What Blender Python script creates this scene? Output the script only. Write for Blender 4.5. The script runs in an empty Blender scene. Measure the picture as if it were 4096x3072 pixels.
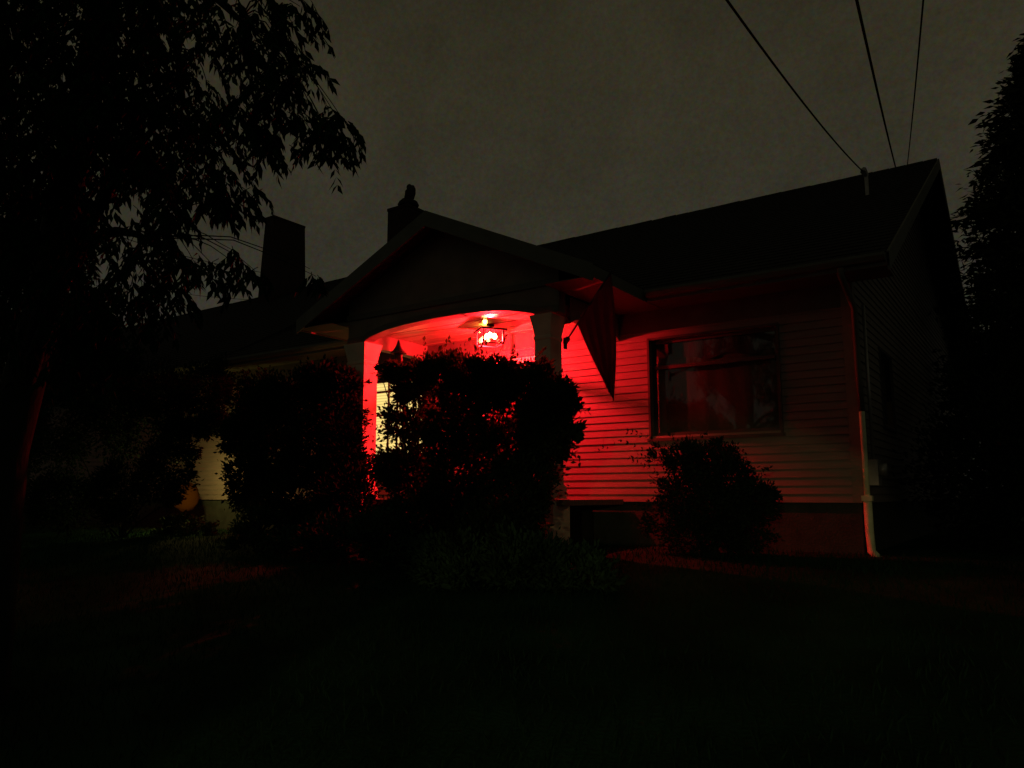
import bpy, bmesh, math, random
import numpy as np
from mathutils import Vector, Matrix, noise

random.seed(7); rng = np.random.default_rng(7)
S = bpy.context.scene
C = S.collection
R = math.radians

# ------------------------------------------------------------------ camera (eye at z = 0)
F = 770.0; PITCH = R(8.25); YAW = R(34.7)
cam_d = bpy.data.cameras.new('camera'); cam = bpy.data.objects.new('camera', cam_d); C.objects.link(cam)
cam_d.lens = 36*F/1024; cam_d.sensor_width = 36; cam_d.clip_end = 600; cam_d.clip_start = 0.05
cam.rotation_euler = (R(90)+PITCH, 0, YAW); cam.location = (0, 0, 0)
S.camera = cam
CM = cam.rotation_euler.to_matrix()
def ray(px, py):
    return CM @ Vector(((px-512)/F, (384-py)/F, -1))
def at(px, py, Y):                       # point of the plane y = Y
    d = ray(px, py); return d*(Y/d.y)
def atd(px, py, dist):                   # point at a distance
    return ray(px, py).normalized()*dist

# ------------------------------------------------------------------ helpers
def thing(name, label, cat, loc=(0, 0, 0), group=None):
    o = bpy.data.objects.new(name, None); C.objects.link(o); o.location = loc
    o['label'] = label; o['category'] = cat
    if group: o['group'] = group
    return o
def tag(o, label, cat, group=None):
    o['label'] = label; o['category'] = cat
    if group: o['group'] = group
    return o
def link(name, verts, faces, mat, parent=None, smooth=False):
    me = bpy.data.meshes.new(name); me.from_pydata([tuple(v) for v in verts], [], faces)
    me.validate(); me.update()
    o = bpy.data.objects.new(name, me); C.objects.link(o)
    me.materials.append(mat)
    if smooth: me.polygons.foreach_set('use_smooth', [True]*len(me.polygons))
    if parent is not None:
        top = parent; off = Vector((0, 0, 0))
        while top is not None: off += top.location; top = top.parent
        o.parent = parent
        me.transform(Matrix.Translation(-off))
    return o
class MB:
    def __init__(s): s.v = []; s.f = []
    def quad(s, a, b, c, d):
        i = len(s.v); s.v += [a, b, c, d]; s.f.append((i, i+1, i+2, i+3)); return s
    def box(s, x0, x1, y0, y1, z0, z1):
        i = len(s.v)
        s.v += [(x0,y0,z0),(x1,y0,z0),(x1,y1,z0),(x0,y1,z0),(x0,y0,z1),(x1,y0,z1),(x1,y1,z1),(x0,y1,z1)]
        s.f += [tuple(i+k for k in q) for q in ((0,3,2,1),(4,5,6,7),(0,1,5,4),(1,2,6,5),(2,3,7,6),(3,0,4,7))]
        return s
    def slab(s, poly, t):                # polygon extruded by vector t
        i = len(s.v); n = len(poly); t = Vector(t)
        s.v += [tuple(p) for p in poly] + [tuple(Vector(p)+t) for p in poly]
        s.f += [tuple(range(i, i+n)), tuple(range(i+2*n-1, i+n-1, -1))]
        for k in range(n):
            m = (k+1) % n; s.f.append((i+k, i+n+k, i+n+m, i+m))
        return s
    def beam(s, a, b, w, h, up=(0,0,1)): # box along a->b
        a = Vector(a); b = Vector(b); d = (b-a).normalized(); r = d.cross(Vector(up)).normalized(); u = r.cross(d)
        q = [a-r*w/2-u*h/2, a+r*w/2-u*h/2, a+r*w/2+u*h/2, a-r*w/2+u*h/2]
        return s.slab(q, b-a)
    def tube(s, pts, rad, n=8):
        pts = [Vector(p) for p in pts]
        if not hasattr(rad, '__len__'): rad = [rad]*len(pts)
        i0 = len(s.v); prev = None
        for k, p in enumerate(pts):
            d = (pts[min(k+1, len(pts)-1)] - pts[max(k-1, 0)]).normalized()
            ref = Vector((0,0,1)) if abs(d.z) < .9 else Vector((1,0,0))
            if prev is None: u = d.cross(ref).normalized()
            else: u = (prev - d*prev.dot(d)).normalized()
            prev = u; w = d.cross(u)
            for j in range(n):
                a = 2*math.pi*j/n; s.v.append(tuple(p + (u*math.cos(a)+w*math.sin(a))*rad[k]))
        for k in range(len(pts)-1):
            for j in range(n):
                a = i0+k*n+j; b = i0+k*n+(j+1) % n; s.f.append((a, b, b+n, a+n))
        s.f.append(tuple(range(i0+n-1, i0-1, -1)))
        e = i0+(len(pts)-1)*n; s.f.append(tuple(range(e, e+n)))
        return s
    def lathe(s, c, prof, n=20):
        i0 = len(s.v); c = Vector(c)
        for r_, z in prof:
            for j in range(n):
                a = 2*math.pi*j/n; s.v.append(tuple(c+Vector((r_*math.cos(a), r_*math.sin(a), z))))
        for k in range(len(prof)-1):
            for j in range(n):
                a = i0+k*n+j; b = i0+k*n+(j+1) % n; s.f.append((a, b, b+n, a+n))
        return s
    def build(s, name, mat, parent=None, smooth=False):
        return link(name, s.v, s.f, mat, parent, smooth)

# ------------------------------------------------------------------ materials
def mat(name, col, rough=.7, var=.25, scale=6, bump=0, bscale=40, metal=0, spec=.3, stretch=None, trans=0):
    m = bpy.data.materials.new(name); m.use_nodes = True; nt = m.node_tree; N = nt.nodes; L = nt.links
    b = N['Principled BSDF']; b.inputs['Roughness'].default_value = rough; b.inputs['Metallic'].default_value = metal
    b.inputs['Specular IOR Level'].default_value = spec
    tc = N.new('ShaderNodeTexCoord'); mp = N.new('ShaderNodeMapping'); L.new(tc.outputs['Object'], mp.inputs[0])
    if stretch: mp.inputs['Scale'].default_value = stretch
    nz = N.new('ShaderNodeTexNoise'); nz.inputs['Scale'].default_value = scale; nz.inputs['Detail'].default_value = 6
    L.new(mp.outputs[0], nz.inputs['Vector'])
    cr = N.new('ShaderNodeValToRGB'); L.new(nz.outputs['Fac'], cr.inputs[0])
    cr.color_ramp.elements[0].position = .3; cr.color_ramp.elements[1].position = .7
    cr.color_ramp.elements[0].color = tuple(c*(1-var) for c in col)+(1,)
    cr.color_ramp.elements[1].color = tuple(min(1, c*(1+var)) for c in col)+(1,)
    L.new(cr.outputs[0], b.inputs['Base Color'])
    if bump:
        n2 = N.new('ShaderNodeTexNoise'); n2.inputs['Scale'].default_value = bscale; n2.inputs['Detail'].default_value = 5
        L.new(mp.outputs[0], n2.inputs['Vector'])
        bp = N.new('ShaderNodeBump'); bp.inputs['Strength'].default_value = bump; bp.inputs['Distance'].default_value = .02
        L.new(n2.outputs['Fac'], bp.inputs['Height']); L.new(bp.outputs[0], b.inputs['Normal'])
    if trans:
        t = N.new('ShaderNodeBsdfTranslucent'); t.inputs[0].default_value = (col[0]*4, col[1]*3, col[2], 1)
        mx = N.new('ShaderNodeMixShader'); mx.inputs[0].default_value = trans; out = N['Material Output']
        L.new(b.outputs[0], mx.inputs[1]); L.new(t.outputs[0], mx.inputs[2]); L.new(mx.outputs[0], out.inputs[0])
    return m
def emit(name, col, st):
    m = bpy.data.materials.new(name); m.use_nodes = True; nt = m.node_tree; nt.nodes.clear()
    e = nt.nodes.new('ShaderNodeEmission'); o = nt.nodes.new('ShaderNodeOutputMaterial')
    e.inputs[0].default_value = col+(1,); e.inputs[1].default_value = st; nt.links.new(e.outputs[0], o.inputs[0]); return m
def glass(name, tint=(1,1,1), gl=.08):
    m = bpy.data.materials.new(name); m.use_nodes = True; nt = m.node_tree; nt.nodes.clear()
    o = nt.nodes.new('ShaderNodeOutputMaterial'); mx = nt.nodes.new('ShaderNodeMixShader')
    t = nt.nodes.new('ShaderNodeBsdfTransparent'); g = nt.nodes.new('ShaderNodeBsdfGlossy')
    t.inputs[0].default_value = tint+(1,); g.inputs['Roughness'].default_value = .03
    mx.inputs[0].default_value = gl
    nt.links.new(t.outputs[0], mx.inputs[1]); nt.links.new(g.outputs[0], mx.inputs[2]); nt.links.new(mx.outputs[0], o.inputs[0]); return m

M = {}
M['siding'] = mat('painted_siding', (.185,.165,.14), .6, .12, 3, .15, 60, stretch=(1,1,8))
M['trim'] = mat('white_trim', (.66,.62,.46), .5, .12, 5, .1)
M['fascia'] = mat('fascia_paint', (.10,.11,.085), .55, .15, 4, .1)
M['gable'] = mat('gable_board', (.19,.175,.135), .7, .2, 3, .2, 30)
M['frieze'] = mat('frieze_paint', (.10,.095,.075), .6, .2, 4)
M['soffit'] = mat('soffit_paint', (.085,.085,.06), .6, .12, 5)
M['ceiling'] = mat('ceiling_boards', (.40,.42,.24), .27, .12, 5, .08, 9, stretch=(.4,3,1), spec=.75)
M['roof'] = mat('asphalt_shingles', (.04,.04,.038), .95, .4, 14, .6, 50, spec=.1)
M['brick'] = mat('chimney_brick', (.045,.035,.03), .95, .4, 18, .6, 40, spec=.1)
M['concrete'] = mat('concrete', (.035,.045,.035), .9, .25, 5, .4)
M['deck'] = mat('deck_boards', (.16,.13,.10), .7, .3, 5, .2, 30, stretch=(1,8,1))
M['door'] = mat('door_paint', (.13,.06,.05), .45, .15, 3)
M['window_frame'] = mat('window_frame_paint', (.06,.055,.045), .5, .15, 6)
M['curtain'] = mat('curtain_cloth', (.075,.11,.07), .9, .12, 4)
M['valance'] = mat('valance_cloth', (.05,.06,.05), .9, .3, 9, stretch=(6,1,.4))
M['metal'] = mat('dark_metal', (.05,.045,.04), .45, .2, 12, metal=.6)
M['cap'] = mat('blackened_metal', (.012,.010,.010), .85, .2, 12, spec=.05)
M['galv'] = mat('galvanised_metal', (.35,.35,.33), .45, .15, 9, metal=.5)
M['pipe'] = mat('downspout_lit_paint', (.60,.66,.40), .5, .2, 7)  # pale tone stands for lamp light on the lower downspout
M['wire'] = mat('wire_rubber', (.015,.015,.015), .8, .1)
M['flag'] = mat('flag_weave', (.035,.02,.03), .9, .5, 5, stretch=(1,1,.6), spec=.1, trans=.5)
[n for n in M['flag'].node_tree.nodes if n.type == 'BSDF_TRANSLUCENT'][0].inputs[0].default_value = (.55,.25,.3,1)
M['bark'] = mat('bark', (.012,.022,.014), .95, .35, 9, .7, 25, stretch=(1,1,.3))
M['leaf_tree'] = mat('tree_leaves', (.007,.030,.011), .9, .5, 3, spec=.04)
M['leaf_bush'] = mat('bush_leaves', (.022,.042,.018), .8, .5, 5, spec=.12, trans=.35)
M['leaf_side'] = mat('side_bush_leaves', (.011,.026,.010), .9, .5, 5, spec=.05)
M['leaf_round'] = mat('dark_bush_leaves', (.016,.028,.013), .85, .5, 6, spec=.08)
M['leaf_low'] = mat('low_leaves', (.03,.07,.03), .85, .6, 2.2, spec=.1)
M['needle'] = mat('needles', (.025,.032,.018), .8, .4, 3)
M['lawn'] = mat('lawn_ground', (.014,.050,.022), .95, .5, 1.2, .8, 30, spec=.05)
M['grass'] = mat('grass_blades', (.014,.042,.018), .95, .35, .7, spec=.02)
M['ornament'] = mat('dark_stone', (.03,.028,.025), .9, .3, 14, .5)
M['wood'] = mat('weathered_wood', (.16,.09,.06), .8, .3, 10, .3)
M['glass'] = glass('window_glass', (.9,.9,.9), .07)
M['lantern_glass'] = glass('lantern_glass', (1,.93,.9), .10)
M['bulb'] = emit('bulb_glow', (1,.48,.20), 22)
_nt = M['bulb'].node_tree; _ad = _nt.nodes.new('ShaderNodeAddShader'); _tr = _nt.nodes.new('ShaderNodeBsdfTransparent')
_em = [n for n in _nt.nodes if n.type == 'EMISSION'][0]; _ou = [n for n in _nt.nodes if n.type == 'OUTPUT_MATERIAL'][0]
_nt.links.new(_em.outputs[0], _ad.inputs[0]); _nt.links.new(_tr.outputs[0], _ad.inputs[1]); _nt.links.new(_ad.outputs[0], _ou.inputs[0])
M['globe'] = emit('globe_glow', (1,.26,.012), .09)
_nt = M['globe'].node_tree; _lw = _nt.nodes.new('ShaderNodeLayerWeight'); _lw.inputs[0].default_value = .5
_mr = _nt.nodes.new('ShaderNodeMapRange'); _mr.inputs[3].default_value = .045; _mr.inputs[4].default_value = .004
_nt.links.new(_lw.outputs['Facing'], _mr.inputs[0]); _nt.links.new(_mr.outputs[0], [n for n in _nt.nodes if n.type == 'EMISSION'][0].inputs[1])

# lit room behind the left window: a shaded blind with slats
def blind_mat():
    m = emit('lit_blind', (1,.72,.22), 2.4); nt = m.node_tree; N = nt.nodes; L = nt.links
    tc = N.new('ShaderNodeTexCoord'); sp = N.new('ShaderNodeSeparateXYZ'); L.new(tc.outputs['Object'], sp.inputs[0])
    w = N.new('ShaderNodeMath'); w.operation = 'MULTIPLY'; w.inputs[1].default_value = 2*math.pi/.05; L.new(sp.outputs[2], w.inputs[0])
    s = N.new('ShaderNodeMath'); s.operation = 'SINE'; L.new(w.outputs[0], s.inputs[0])
    mr = N.new('ShaderNodeMapRange'); mr.inputs[1].default_value = -1; mr.inputs[2].default_value = 1; mr.inputs[3].default_value = 1.15; mr.inputs[4].default_value = 1.7
    L.new(s.outputs[0], mr.inputs[0]); e = [n for n in N if n.type == 'EMISSION'][0]; L.new(mr.outputs[0], e.inputs[1])
    return m
M['blind'] = blind_mat()

# ------------------------------------------------------------------ world: faintly lit cloud over a town
W = bpy.data.worlds.new('World'); S.world = W; W.use_nodes = True
nt = W.node_tree; N = nt.nodes; L = nt.links; bg = N['Background']
tc = N.new('ShaderNodeTexCoord'); sp = N.new('ShaderNodeSeparateXYZ'); L.new(tc.outputs['Generated'], sp.inputs[0])
cr = N.new('ShaderNodeValToRGB'); L.new(sp.outputs[2], cr.inputs[0])
e = cr.color_ramp.elements
e[0].position = 0.0; e[0].color = (.034,.0335,.026,1)
e[1].position = 1.0; e[1].color = (.010,.0095,.006,1)
k = cr.color_ramp.elements.new(.30); k.color = (.0285,.0268,.0175,1)
k = cr.color_ramp.elements.new(.50); k.color = (.0265,.0240,.0135,1)
k = cr.color_ramp.elements.new(.64); k.color = (.0185,.0170,.0095,1)
n1 = N.new('ShaderNodeTexNoise'); n1.inputs['Scale'].default_value = 7; n1.inputs['Detail'].default_value = 8; n1.inputs['Roughness'].default_value = .62
L.new(tc.outputs['Generated'], n1.inputs['Vector'])
mr = N.new('ShaderNodeMapRange'); mr.inputs[1].default_value = .3; mr.inputs[2].default_value = .7; mr.inputs[3].default_value = .84; mr.inputs[4].default_value = 1.16
L.new(n1.outputs['Fac'], mr.inputs[0])
vm = N.new('ShaderNodeVectorMath'); vm.operation = 'SCALE'; L.new(mr.outputs[0], vm.inputs['Scale'])
n3 = N.new('ShaderNodeTexNoise'); n3.inputs['Scale'].default_value = 170; n3.inputs['Detail'].default_value = 4; n3.inputs['Roughness'].default_value = .8
L.new(tc.outputs['Generated'], n3.inputs['Vector'])
mv = N.new('ShaderNodeMixRGB'); mv.blend_type = 'MULTIPLY'; mv.inputs[0].default_value = 1
rc = N.new('ShaderNodeVectorMath'); rc.operation = 'MULTIPLY_ADD'; rc.inputs[1].default_value = (1.3,1.15,1.8); rc.inputs[2].default_value = (.37,.415,.10)
L.new(n3.outputs['Color'], rc.inputs[0]); L.new(cr.outputs[0], mv.inputs[1]); L.new(rc.outputs[0], mv.inputs[2]); L.new(mv.outputs[0], vm.inputs[0])
L.new(vm.outputs[0], bg.inputs[0]); bg.inputs[1].default_value = 1.15

# ------------------------------------------------------------------ dimensions of the house
D = 9.6            # front wall
EAVE_Y = 9.04; SOF = 2.51; ETOP = 2.64
RY = 16.2; RZ = 6.40; BY = 22.8; BEY = 23.36
XR = -1.76; XRO = -1.26; XL = -31.0; XSTEP = -13.5; LZ2 = 6.71
SB = -.08          # bottom of the siding
GW = -.65          # ground at the wall
PF = 7.95; PR = 7.60                     # porch beam face, porch rake plane
PXL, PXR = -8.50, -4.80                  # outer faces of porch pillars
PTL, PTR = -9.22, -4.14; PC = (PTL+PTR)/2; PZ = 3.82
PW = .35; PD = .27

house = thing('house', 'long low house with clapboard walls, dark shingle roof and a gabled porch lit red', 'house', (-8, D, GW))

# ---- siding
def siding(mb, s0, s1, z0, z1, P, holes=(), lap=.099, clip=None):
    z = z0
    while z < z1-1e-4:
        zt = min(z+lap, z1)
        cuts = sorted({z, zt} | {h for o in holes for h in (o[2], o[3]) if z < h < zt})
        for a, b in zip(cuts[:-1], cuts[1:]):
            segs = [(s0, s1)]
            for hx0, hx1, hz0, hz1 in holes:
                if hz0 < (a+b)/2 < hz1:
                    ns = []
                    for p, q in segs:
                        if hx0 > p: ns.append((p, min(q, hx0)))
                        if hx1 < q: ns.append((max(p, hx1), q))
                    segs = [t for t in ns if t[1] > t[0]]
            jt = random.Random(int(z*1000)+int(s0*10)).uniform(-.0025,.0025)
            oa = .020+jt-.015*(a-z)/lap; ob = .020+jt-.015*(b-z)/lap
            rj = random.Random(int(round(z/lap))*7+3); js = []; xx = s0+rj.uniform(.3,3.2)
            while xx < s1: js.append(xx); xx += rj.uniform(2.2,4.2)
            s2 = []
            for p, q in segs:
                for jx in js:
                    if p+.05 < jx < q-.05: s2.append((p, jx-.002)); p = jx+.002
                s2.append((p, q))
            for p, q in s2:
                pa, qa, pb, qb = p, q, p, q
                if clip:
                    la, ha = clip(a); lb, hb = clip(b)
                    pa, qa, pb, qb = max(p, la), min(q, ha), max(p, lb), min(q, hb)
                    if qa <= pa: continue
                    if qb < pb: pb = qb = (pb+qb)/2
                mb.quad(P(pa, oa, a), P(qa, oa, a), P(qb, ob, b), P(pb, ob, b))
                if a == z: mb.quad(P(pa, -.002, a), P(qa, -.002, a), P(qa, oa, a), P(pa, oa, a))
        z = zt
FP = lambda s, o, z: (s, D-o, z)
win_r = (-4.35, -2.64, .79, 2.10)
win_l = (-9.85, -8.38, .66, 2.00)
win_f = (-13.4, -12.3, .80, 2.00)
door_h = (-7.15, -6.15, -.05, 2.0)
holes = (win_r, win_l, win_f, door_h)
mb = MB(); siding(mb, XL, XR-.11, SB, 2.225, FP, holes)
mb.build('front_siding', M['siding'], house)
# wall core with openings
mb = MB()
xs = sorted({XL, XR, *[h for o in holes for h in o[:2]]}); zs = sorted({SB, SOF, *[h for o in holes for h in o[2:]]})
for x0, x1 in zip(xs[:-1], xs[1:]):
    for z0, z1 in zip(zs[:-1], zs[1:]):
        cx, cz = (x0+x1)/2, (z0+z1)/2
        if any(o[0] < cx < o[1] and o[2] < cz < o[3] for o in holes): continue
        mb.quad((x0, D+.001, z0), (x1, D+.001, z0), (x1, D+.001, z1), (x0, D+.001, z1))
for x0, x1, z0, z1 in holes:               # reveals
    mb.quad((x0,D,z0),(x0,D+.13,z0),(x0,D+.13,z1),(x0,D,z1)); mb.quad((x1,D,z0),(x1,D+.13,z0),(x1,D+.13,z1),(x1,D,z1))
    mb.quad((x0,D,z0),(x1,D,z0),(x1,D+.13,z0),(x0,D+.13,z0)); mb.quad((x0,D,z1),(x1,D,z1),(x1,D+.13,z1),(x0,D+.13,z1))
mb.build('front_wall', M['gable'], house)
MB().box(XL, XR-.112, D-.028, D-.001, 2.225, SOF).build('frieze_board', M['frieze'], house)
MB().box(XR-.11, XR+.024, D-.028, D+.11, SB, SOF).build('corner_board', M['gable'], house)
# gable end wall
pr = (RZ-ETOP)/(RY-EAVE_Y)
def gclip(z):
    if z <= 2.5: return (D+.12, BY)
    t = (RZ-.12-z)/pr; return (max(D+.12,RY-t), min(BY,RY+t))
SP = lambda s, o, z: (XR+o, s, z)
side_win = (11.2, 12.1, .95, 1.95)
mb = MB(); siding(mb, D+.12, BY, SB, RZ-.16, SP, (side_win,), clip=gclip)
mb.build('gable_end_siding', M['siding'], house)
mb = MB()
for q in (((D,BY),(SB,.95)),((D,11.2),(.95,1.95)),((12.1,BY),(.95,1.95)),((D,BY),(1.95,2.5))):
    (a,b),(c,d_) = q; mb.quad((XR-.001,a,c),(XR-.001,b,c),(XR-.001,b,d_),(XR-.001,a,d_))
mb.v += [(XR-.001,D,2.5),(XR-.001,BY,2.5),(XR-.001,RY,RZ-.14)]; mb.f.append((len(mb.v)-3,len(mb.v)-2,len(mb.v)-1))
mb.quad((XL,D,SB),(XL,BY,SB),(XL,BY,SOF),(XL,D,SOF)); mb.quad((XL,BY,SB),(XR,BY,SB),(XR,BY,SOF),(XL,BY,SOF))
mb.v += [(XL,D,2.5),(XL,BY,2.5),(XL,RY,LZ2-.15)]; mb.f.append((len(mb.v)-3,len(mb.v)-2,len(mb.v)-1))
mb.build('end_wall', M['gable'], house)
MB().box(XL+.02, XR-.03, D+.02, BY-.02, GW-1.2, SB-.002).build('foundation', M['concrete'], house)
# ---- windows
def window(x0, x1, z0, z1, muntin_x=(), muntin_z=(), inner='curtain', lit=False, P=None):
    P = P or (lambda s, o, z: (s, D-o, z))
    def bx(m, s0, s1, o0, o1, a, b):
        p = P(s0, o0, a); q = P(s1, o1, b)
        m.box(min(p[0],q[0]), max(p[0],q[0]), min(p[1],q[1]), max(p[1],q[1]), a, b)
    f = MB(); c = .03                    # casing, proud of the siding
    bx(f, x0-c, x0, -.002, .034, z0-.03, z1+c); bx(f, x1, x1+c, -.002, .034, z0-.03, z1+c)
    bx(f, x0, x1, -.002, .030, z1, z1+c); 
    s = .045
    bx(f, x0, x0+s, -.115, -.07, z0, z1); bx(f, x1-s, x1, -.115, -.07, z0, z1)
    bx(f, x0+s, x1-s, -.115, -.07, z0, z0+s); bx(f, x0+s, x1-s, -.115, -.07, z1-s, z1)
    w = f.build('window', M['window_frame'], house)
    sl = MB(); bx(sl, x0-c-.02, x1+c+.02, -.003, .05, z0-.07, z0-.031); sl.build('sill', M['window_frame'], w)
    g = MB(); bx(g, x0+s, x1-s, -.094, -.090, z0+s, z1-s); g.build('pane', M['glass'], w)
    if muntin_x or muntin_z:
        m = MB()
        for x in muntin_x: bx(m, x-.015, x+.015, -.088, -.064, z0+s, z1-s)
        for z in muntin_z: bx(m, x0+s, x1-s, -.0875, -.0605, z-.018, z+.018)
        m.build('muntins', M['window_frame'], w)
    return w, bx
w, bx = window(*win_r)
t = MB(); bx(t, win_r[0]+.045, win_r[1]-.045, -.086, -.05, 1.70, 1.745); t.build('transom_bar', M['window_frame'], w)
cu = MB(); n = 120                      # curtain with soft folds
for k in range(n):
    xa = win_r[0]+(win_r[1]-win_r[0])*k/n; xb = win_r[0]+(win_r[1]-win_r[0])*(k+1)/n
    fo = lambda x: D+.135+.006*math.sin(x*9+1.2)+.004*math.sin(x*23)
    cu.quad((xa,fo(xa),.79),(xb,fo(xb),.79),(xb,fo(xb),2.10),(xa,fo(xa),2.10))
cu.build('curtain', M['curtain'], w)
va = MB(); n = 90
for k in range(n):
    xa = win_r[0]+(win_r[1]-win_r[0])*k/n; xb = win_r[0]+(win_r[1]-win_r[0])*(k+1)/n
    fo = lambda x: D+.116+.005*math.sin(x*24); bo = lambda x: 1.82+.03*math.sin(x*11)
    va.quad((xa,fo(xa),bo(xa)),(xb,fo(xb),bo(xb)),(xb,fo(xb),2.10),(xa,fo(xa),2.10))
va.build('valance', M['valance'], w)
w, bx = window(*win_l, muntin_x=(-9.66,-9.30,-8.94,-8.6), muntin_z=(1.79,1.38))
bl = MB(); bl.quad((-9.85,D+.14,.66),(-8.38,D+.14,.66),(-8.38,D+.14,2.0),(-9.85,D+.14,2.0)); bl.build('lit_blind', M['blind'], w)
w, bx = window(*win_f, muntin_x=(-12.85,), muntin_z=(1.4,))
bl = MB(); bl.quad((-13.4,D+.14,.80),(-12.3,D+.14,.80),(-12.3,D+.14,2.0),(-13.4,D+.14,2.0)); bl.build('dark_curtain', M['valance'], w)
w, bx = window(*side_win, muntin_z=(1.45,), P=lambda s, o, z: (XR+o, s, z))
bl = MB(); bl.quad((XR-.14,11.2,.95),(XR-.14,12.1,.95),(XR-.14,12.1,1.95),(XR-.14,11.2,1.95)); bl.build('curtain', M['curtain'], w)
# ---- front door
d = MB().box(-7.10, -6.20, D+.03, D+.07, -.04, 1.99)
for z0, z1 in ((.1,.8),(.95,1.8)):
    for x0, x1 in ((-7.0,-6.7),(-6.6,-6.3)): d.box(x0, x1, D+.018, D+.029, z0, z1)
d = d.build('front_door', M['door'], house)
MB().lathe((-6.27, D+.0, .9), [(0,-.02),(.02,-.018),(.028,0),(.02,.018),(0,.02)], 12).build('handle', M['galv'], d, True)
MB().box(-7.24,-7.151,D-.032,D-.001,-.05,2.08).box(-6.149,-6.06,D-.032,D-.001,-.05,2.08).box(-7.15,-6.15,D-.030,D-.001,2.001,2.08).build('door_frame', M['trim'], d)

# ---- main roof
def roofmb():
    m = MB(); th = (0,0,-.09)
    m.slab([(XSTEP,EAVE_Y,ETOP),(XRO,EAVE_Y,ETOP),(XRO,RY,RZ),(XSTEP,RY,RZ)], th)
    m.slab([(XSTEP,RY,RZ),(XRO,RY,RZ),(XRO,BEY,ETOP),(XSTEP,BEY,ETOP)], th)
    z2 = LZ2
    m.slab([(XL-.4,EAVE_Y,ETOP),(XSTEP-.004,EAVE_Y,ETOP),(XSTEP-.004,RY,z2),(XL-.4,RY,z2)], th)
    m.slab([(XL-.4,RY,z2),(XSTEP-.004,RY,z2),(XSTEP-.004,BEY,ETOP),(XL-.4,BEY,ETOP)], th)
    m.slab([(XSTEP+.001,EAVE_Y+.3,ETOP),(XSTEP+.001,RY,z2-.05),(XSTEP+.001,BEY-.3,ETOP)], (-.05,0,0))
    return m
def shingle_rows(m, p0, p1, q0, q1, rows):      # thin raised courses along the slope p->q
    p0,p1,q0,q1 = map(Vector, (p0,p1,q0,q1)); nrm = (p1-p0).cross(q0-p0).normalized()
    if nrm.z < 0: nrm = -nrm
    for k in range(rows):
        a, b = k/rows, (k+1)/rows
        A, B = p0.lerp(q0,a), p1.lerp(q1,a); Cc, Dd = p1.lerp(q1,b), p0.lerp(q0,b)
        m.quad(A+nrm*.018, B+nrm*.018, Cc+nrm*.005, Dd+nrm*.005); m.quad(A+nrm*.001, B+nrm*.001, B+nrm*.018, A+nrm*.018)
rm = roofmb()
shingle_rows(rm, (XSTEP,EAVE_Y,ETOP),(XRO,EAVE_Y,ETOP),(XSTEP,RY,RZ),(XRO,RY,RZ), 40)
shingle_rows(rm, (XL-.4,EAVE_Y,ETOP),(XSTEP,EAVE_Y,ETOP),(XL-.4,RY,LZ2),(XSTEP,RY,LZ2), 40)
for a, b, z in ((XSTEP,XRO,RZ),(XL-.4,XSTEP,LZ2)):      # ridge caps
    x = a
    while x < b-.1:
        x2 = min(x+.3, b); j = random.uniform(-.004,.006)
        rm.slab([(x,RY-.14,z-.055+j),(x,RY,z+.03+j),(x,RY+.14,z-.055+j)], (x2-x-.01,0,.004)); x = x2
roof = rm.build('roof', M['roof'], house)
# chimneys
def chimney(x0,x1,y0,y1,z0,z1,taper,cap=True):
    m = MB(); n = 10
    for k in range(n):
        a, b = k/n, (k+1)/n; za, zb = z0+(z1-z0)*a, z0+(z1-z0)*b
        def rect(t, z): 
            q = taper*t; return [(x0+q,y0+q,z),(x1-q,y0+q,z),(x1-q,y1-q,z),(x0+q,y1-q,z)]
        A, B = rect(a, za), rect(b, zb); i = len(m.v); m.v += A+B
        m.f += [(i+j, i+(j+1)%4, i+4+(j+1)%4, i+4+j) for j in range(4)]
    i = len(m.v)
    q = taper; m.box(x0+q-.012,x1-q+.012,y0+q-.012,y1-q+.012,z1-.001,z1+.06)
    return m
cm = chimney(-20.12,-19.50,14.9,16.35,5.6,8.78,.10)
c1 = cm.build('chimney', M['brick'], roof)
# fascia, gutter, soffit
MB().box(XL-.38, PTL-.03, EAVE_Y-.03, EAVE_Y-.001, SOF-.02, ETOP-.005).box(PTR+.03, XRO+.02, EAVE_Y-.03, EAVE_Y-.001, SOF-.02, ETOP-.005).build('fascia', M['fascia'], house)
g = MB()
for a, b in ((PTR+.04, XRO-.01),(XL-.3, PTL-.04)):
    prof = [(-.031,ETOP-.01),(-.12,ETOP-.015),(-.13,ETOP-.05),(-.10,ETOP-.10),(-.031,ETOP-.11)]
    g.slab([(a, EAVE_Y+p, z) for p, z in prof], (b-a,0,0))
g.build('gutter', M['fascia'], house)
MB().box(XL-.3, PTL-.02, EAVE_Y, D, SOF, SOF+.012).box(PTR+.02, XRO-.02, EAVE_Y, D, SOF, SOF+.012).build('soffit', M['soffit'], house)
rk = MB()
for y0,z0,y1,z1 in ((EAVE_Y-.03,ETOP,RY,RZ),(BEY,ETOP,RY,RZ)):
    rk.slab([(XRO+.002,y0,z0-.2),(XRO+.002,y1,z1-.2),(XRO+.002,y1,z1+.01),(XRO+.002,y0,z0+.01)], (.025,0,0))
rk.build('rake_board', M['fascia'], house)
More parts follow.
